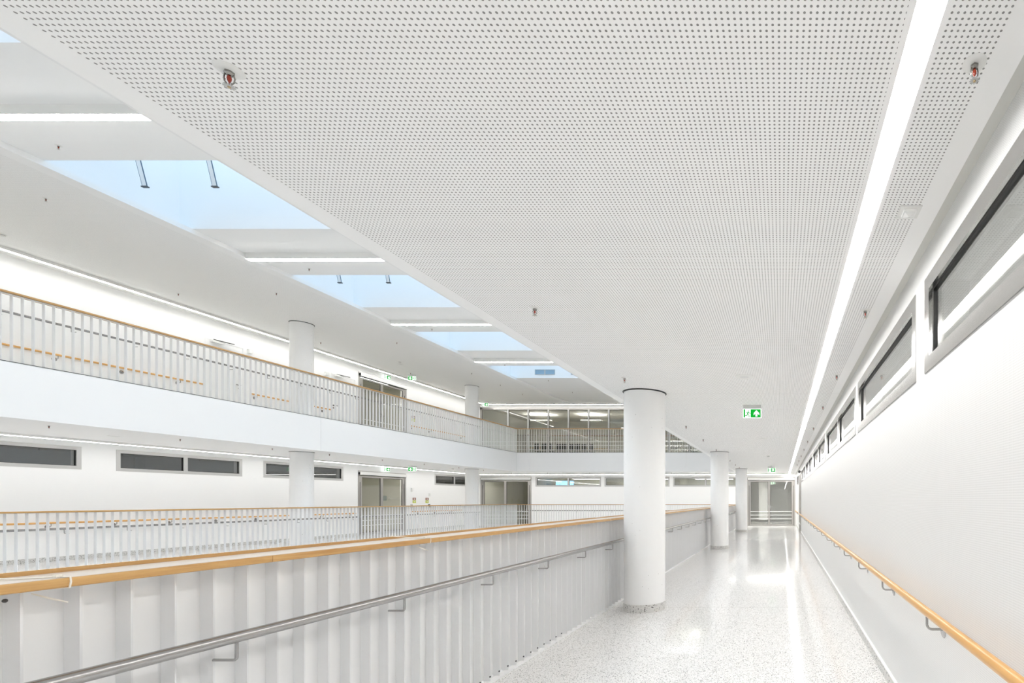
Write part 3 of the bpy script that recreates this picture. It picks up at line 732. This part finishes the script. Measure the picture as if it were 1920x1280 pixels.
# cable ties wrapped round the near rail
def cable_tie(y, label, s):
    o = empty('cable_tie', (RX1, y, zt), label, 'cable tie', 'cable ties on the near rail')
    g = .0016; xa, xb, zb = RX1+g, RX0-g, zt-.029
    band = [(xa, y, zb), (xa, y+.003, zt-.012), (xa, y+.002, zt+.0025), (xa-.03, y-.003, zt+.003), (xa-.09*s, y-.05*s, zt+.004), (xb, y-.09*s, zt+.016)]
    MB().tube(band, .0022, 6).build('tie_band', NYLON, o)
    MB().tube([(xb, y-.09*s, zt+.016), (xb, y-.08*s, zb), (-2.18, y-.03, zb-.002), (xa, y, zb)], .0018, 6).build('tie_underside', NYLON, o)
    MB().box(xa-.034, xa-.022, y-.012, y+.002, zt+.002, zt+.010).build('tie_head', NYLON, o)
    MB().tube([(-2.155, y-.03, zb-.012), (-2.13, y-.01, zb-.03), (-2.11, y+.012, zb-.045)], [.0018,.0028,.002], 6).build('tie_tail', NYLON, o)
cable_tie(1.449, 'white cable tie wrapped round the near oak rail at the left edge', 1)
cable_tie(2.94, 'white cable tie wrapped round the near oak rail at its board joint', .6)
cable_tie(6.05, 'small white cable tie on the near oak rail beside the large column', .4)

# ---------------------------------------------------------------- ceiling fittings
def sprinkler_proto(detail):
    """concealed pipe, white cover dish, steel frame, red bulb and toothed deflector, hanging down from z = 0"""
    o = empty('fire_sprinkler', (0,0,0), '', 'sprinkler', 'fire sprinklers')
    n = 32 if detail else 12
    dish = MB().lathe([(.037,0),(.037,-.001),(.030,-.0045),(.014,-.007),(.0,-.007)], (0,0,0), n).build('cover_dish', PLAST, o)
    q = MB(); q.lathe([(.013,-.006),(.013,-.013),(.008,-.019),(.0,-.019)], (0,0,0), 6 if detail else 8, smooth=False)
    for s in (-1, 1): q.tube([(s*.010,0,-.012), (s*.0125,0,-.026), (s*.011,0,-.038), (s*.003,0,-.049)], .0021, 6)
    q.lathe([(.0,-.046),(.0035,-.046),(.0045,-.053),(.0,-.053)], (0,0,0), 8)
    q.build('frame_arms', SPM, o)
    q = MB(); q.lathe([(.0,-.019),(.0045,-.021),(.0062,-.028),(.0048,-.035),(.0015,-.042),(.0,-.046)], (0,0,0), 12); q.build('glass_bulb', BULB, o)
    q = MB(); vs = []; N = 24
    for k in range(N*2):
        a = math.pi*k/N; rr = .0155 if (k//2) % 2 == 0 else .0105
        vs.append((rr*math.cos(a), rr*math.sin(a)))
    q.prism(vs, 2, -.0545, -.053); q.build('deflector', ALUL, o)
    q = MB(); q.lathe([(.0,-.0545),(.0045,-.0545),(.004,-.0575),(.0,-.0575)], (0,0,0), 10); q.build('screw', BRASS, o)
    return o
SPN = sprinkler_proto(True); SPF = sprinkler_proto(False)
first = {'n': True, 'f': True}
def sprinkler(x, y, z, label, near=False, rz=0, group='fire sprinklers'):
    key = 'n' if near else 'f'; p = SPN if near else SPF
    if first[key]:
        first[key] = False; p.location = (x, y, z); p['label'] = label; p['group'] = group; p.rotation_euler = (0,0,rz); return
    copy_tree(p, (x, y, z), label, group, rz)
for k, y in enumerate((1.57, 3.516, 5.53, 9.1, 11.1, 13.3, 16.9, 18.9, 20.6)):
    sprinkler(-1.755, y, Z1, 'red bulb sprinkler near the ceiling edge over the corridor, %s from the viewpoint' % ORD[k], k < 3, .5)
for k, y in enumerate((1.547, 3.56, 5.40, 7.19, 9.3, 11.4, 13.2, 15.1, 17.0, 18.9)):
    sprinkler(.605, y, Z1, 'red bulb sprinkler right of the corridor light line, %s from the viewpoint' % ORD[k], k < 3, .2)
for k, y in enumerate((7.14, 10.93, 14.77, 18.67)):
    sprinkler(-10.45, y, ZM, 'small sprinkler in the atrium ceiling before a skylight, %s from the left' % ORD[k])
for k, y in enumerate((8.24, 12.0, 15.76, 19.57, 21.56, 23.4)):
    sprinkler(-12.27, y, ZS, 'small sprinkler in the perforated upper ceiling above the railing, %s from the left' % ORD[k])
for k, y in enumerate((12.04, 15.76, 19.57)):
    sprinkler(-14.7, y, ZS, 'small sprinkler in the perforated upper ceiling nearer the wall, %s from the left' % ORD[k])
sprinkler(-9.95, 21.1, ZM, 'small sprinkler just beyond the last skylight')
sprinkler(-9.9, 23.4, ZM, 'small sprinkler in the atrium ceiling before the glazed partition')
for k, y in enumerate((9.07, 11.05, 13.05, 14.7, 16.65, 18.6, 20.6, 22.3)):
    sprinkler(-13.45, y, Z1, 'small sprinkler under the upper gallery behind its fascia, %s from the left' % ORD[k])
for k, y in enumerate((14.0, 18.7)): sprinkler(-15.95, y, Z1, 'small sprinkler beside the lower far light line, %s from the left' % ORD[k])
for k, x in enumerate((-13.5, -11.7, -9.6, -5.5)): sprinkler(x, 24.7, Z1, 'small sprinkler in front of the lower end wall, %s from the left' % ORD[k])

def speaker(x, y, z, label):
    o = empty('ceiling_speaker', (x, y, z), label, 'speaker', 'round ceiling speakers')
    MB().lathe([(.105,0),(.105,-.003),(.097,-.005)], (x, y, z), 32).build('rim', PLAST, o)
    MB().lathe([(.096,-.002),(.05,-.005),(.0,-.006)], (x, y, z), 32).build('grille', mat('speaker_grille', (.74,.74,.73), .6), o)
for k, y in enumerate((5.48, 11.0, 16.7)): speaker(-.41, y, Z1, 'flat round white speaker in the corridor ceiling, %s from the viewpoint' % ORD[k])
speaker(-14.1, 18.3, ZS, 'flat round white speaker in the upper left ceiling'); speaker(-14.3, 10.6, Z1, 'flat round white speaker under the upper gallery')
def detector(x, y, z, label):
    o = empty('smoke_detector', (x, y, z), label, 'smoke detector', 'smoke detectors')
    MB().lathe([(.052,0),(.052,-.012),(.045,-.016)], (x, y, z), 24).build('base', PLAST, o)
    MB().lathe([(.036,-.022),(.040,-.030),(.034,-.042),(.0,-.046)], (x, y, z), 24).build('sensor_head', PLAST, o)
    MB().lathe([(.033,-.016),(.033,-.022)], (x, y, z), 16).build('vent_gap', DARK, o)
detector(-.40, 15.3, Z1, 'round white smoke detector in the corridor ceiling'); detector(-14.75, 9.35, ZS, 'round smoke detector at the left edge of the upper ceiling')
detector(-13.9, 18.0, ZS, 'round smoke detector beside the upper ceiling speaker'); detector(-11.0, 24.9, Z1, 'round smoke detector over the lower end gallery left'); detector(-4.3, 24.9, Z1, 'round smoke detector over the lower end gallery right')
detector(-14.3, 21.5, Z1, 'round smoke detector under the upper gallery near the corner')
o = empty('emergency_light', (.61, 2.34, Z1), 'square white emergency light set in the corridor ceiling', 'emergency light')
MB().box(.555, .655, 2.29, 2.39, Z1-.006, Z1).build('cover_plate', PLAST, o)
MB().box(.575, .635, 2.31, 2.37, Z1-.016, Z1-.006).build('lens_block', mat('frosted_lens', (.88,.88,.87), .3), o)
q = MB(); q.add([(.58,2.315,Z1-.0165),(.63,2.315,Z1-.0165),(.605,2.345,Z1-.026),(.58,2.365,Z1-.0165),(.63,2.365,Z1-.0165)], [(0,1,2),(1,4,2),(4,3,2),(3,0,2)]); q.build('prism_lens', mat('clear_lens', (.85,.85,.84), .2), o)

# ---------------------------------------------------------------- exit signs
def capsule2d(a, b, r, n=6):
    ax, ay = a; bx, by = b; t = math.atan2(by-ay, bx-ax); p = []
    for k in range(n+1): an = t+math.pi/2+math.pi*k/n; p.append((ax+r*math.cos(an), ay+r*math.sin(an)))
    for k in range(n+1): an = t-math.pi/2+math.pi*k/n; p.append((bx+r*math.cos(an), by+r*math.sin(an)))
    return p
def exit_sign(loc, rz, wd, arrow, label, hang, mirror=False):
    """green and white running man sign, faces -y before rotation; local origin at its top centre"""
    h = wd*.48; M = Matrix.Translation(loc) @ Matrix.Rotation(rz, 4, 'Z')
    o = empty('exit_sign', loc, label, 'exit sign', 'green exit signs')
    def T(u, d, z):
        v = M @ Vector((u, -d, z)); return tuple(v)
    sx = -1 if mirror else 1
    def P(x, y):   # photo-like units: x 460..1075, y 550..845 -> local
        return (sx*((x-767.5)/615*wd), -(y-550)/295*h)
    def poly(name, pts, d, m, col=None):
        q = col or MB(T)
        pr = [P(*p) for p in pts]; n = len(pr)
        vs = [(u, d, z) for u, z in pr] + [(u, d-.0012, z) for u, z in pr]
        q.add(vs, [tuple(range(n)), tuple(range(2*n-1, n-1, -1))] + [(i, (i+1)%n, n+(i+1)%n, n+i) for i in range(n)])
        return q.build(name, m, o) if col is None else None
    b = wd*.03
    MB(T).box(-wd/2-b, wd/2+b, -.012, .010, -h-b, b).build('light_panel', GLOW, o)
    MB(T).box(-wd/2-b, wd/2+b, -.022, .020, b, b+.055).build('lamp_housing', mat('sign_housing', (.66,.66,.65), .5), o)
    if hang > 0: 
        q = MB(T); q.box(-.03, .03, -.01, .01, b+.055, b+.055+hang); q.build('hanger', PLAST, o)
    q = MB(T)
    poly('', [(460,550),(515,550),(515,845),(460,845)], .0115, GREEN, q); poly('', [(712,550),(1075,550),(1075,845),(712,845)], .0115, GREEN, q)
    q.build('green_field', GREEN, o)
    q = MB(T)
    circ = [(640+19*math.cos(2*math.pi*k/14), 610+19*math.sin(2*math.pi*k/14)) for k in range(14)]
    poly('', circ, .013, GREEN, q)
    for i, (a1, b1, r1) in enumerate((((625,655),(605,705),20), ((605,648),(572,655),10), ((572,655),(546,688),9), ((645,655),(672,690),10), ((672,690),(705,690),9), ((600,715),(580,775),13), ((580,775),(520,776),11), ((618,715),(640,760),12), ((640,760),(662,800),11), ((662,800),(650,842),9))):
        poly('', capsule2d(a1, b1, r1), .013+.00013*i, GREEN, q)
    q.build('running_figure', GREEN, o)
    ar = [(922,582),(1022,688),(1026,765),(957,708),(957,812),(888,812),(888,708),(820,765),(824,688)]
    cx_, cy_ = 895, 697
    if arrow == 'right': ar = [(cx_-(y-cy_), cy_+(x-922)) for x, y in ar]
    if arrow == 'left': ar = [(cx_+(y-cy_), cy_-(x-922)) for x, y in ar]
    if mirror and arrow != 'up': pass
    poly('arrow', ar, .013, GLOW)
    return o
exit_sign((-.420, 7.12, E+1.305), 0, .245, 'up', 'green exit sign with up arrow hanging in the near corridor', 0)
exit_sign((-.385, 19.5, E+1.25), 0, .29, 'right', 'green exit sign with right arrow hanging before the end screen', .045)
exit_sign((-.53, 30.0, E+1.10), 0, .29, 'right', 'green exit sign glowing behind the glass of the end screen', .2)
exit_sign((-14.2, 19.0, E+1.25), 0, .29, 'right', 'green exit sign with left arrow under the upper gallery', .045, mirror=True)
exit_sign((-14.72, 19.68, E+4.92), 0, .29, 'right', 'green exit sign with left arrow under the upper left ceiling', .045, mirror=True)
exit_sign((-16.38, 20.5, E+1.34), math.pi/2, .29, 'up', 'green exit sign above the lower glazed double door', 0)
exit_sign((-15.80, 19.8, E+4.98), math.pi/2, .29, 'up', 'green exit sign above the upper glazed double door', 0)
exit_sign((-15.2, 25.35, E+4.96), 0, .29, 'up', 'green exit sign before the upper light line in the corner', 0)

# ---------------------------------------------------------------- small wall fittings
for k, (y, z) in enumerate(((14.75, E+4.43), (17.24, E+4.40))):
    o = empty('alarm_sounder', (XLU, y, z), 'small white box on the upper far wall, '+('left of the column', 'right of the column')[k], 'wall box', 'white boxes on the upper wall')
    MB().box(XLU, XLU+.06, y-.06, y+.06, z-.06, z+.06).build('housing', PLAST, o); MB().box(XLU+.06, XLU+.064, y-.04, y+.04, z-.04, z+.04).build('face_plate', WHITE, o)
def card(y, zc, x, label, dx=.0, wd=.10):
    o = empty('door_control_label', (x, y, zc), label, 'label', 'two colour labels')
    MB().box(x, x+.004, y-wd, y+wd, zc+.005, zc+.115).build('brown_card', BRN, o); MB().box(x, x+.004, y-wd, y+wd, zc-.125, zc-.005).build('yellow_card', YEL, o)
    q = MB(); q.box(x+.004, x+.0046, y-.04, y+.05, zc+.03, zc+.08); q.box(x+.004, x+.0046, y-.04, y+.06, zc-.08, zc-.05); q.build('pictogram', PLAST, o)
card(22.2, E-.015, XL, 'brown and yellow-green label on the lower far wall, left one'); card(23.0, E-.015, XL, 'brown and yellow-green label on the lower far wall, right one')
card(21.35, Z2+1.22, XLU, 'brown and yellow-green label on the upper far wall seen through the bars')
for y, z, m, lab in ((22.02, E-.27, ALU, 'small brushed wall switch below the left label'), (23.12, E-.27, DARK, 'small dark wall switch below the right label'), (22.05, E+.45, PLAST, 'tiny white wall sensor above the left label'), (23.15, E+.24, PLAST, 'small white wall phone above the right label')):
    o = tag(MB().box(XL, XL+.03, y-.05, y+.05, z-.07, z+.07).build('wall_switch', m), lab, 'wall switch', 'small fittings beside the lower glazed door')
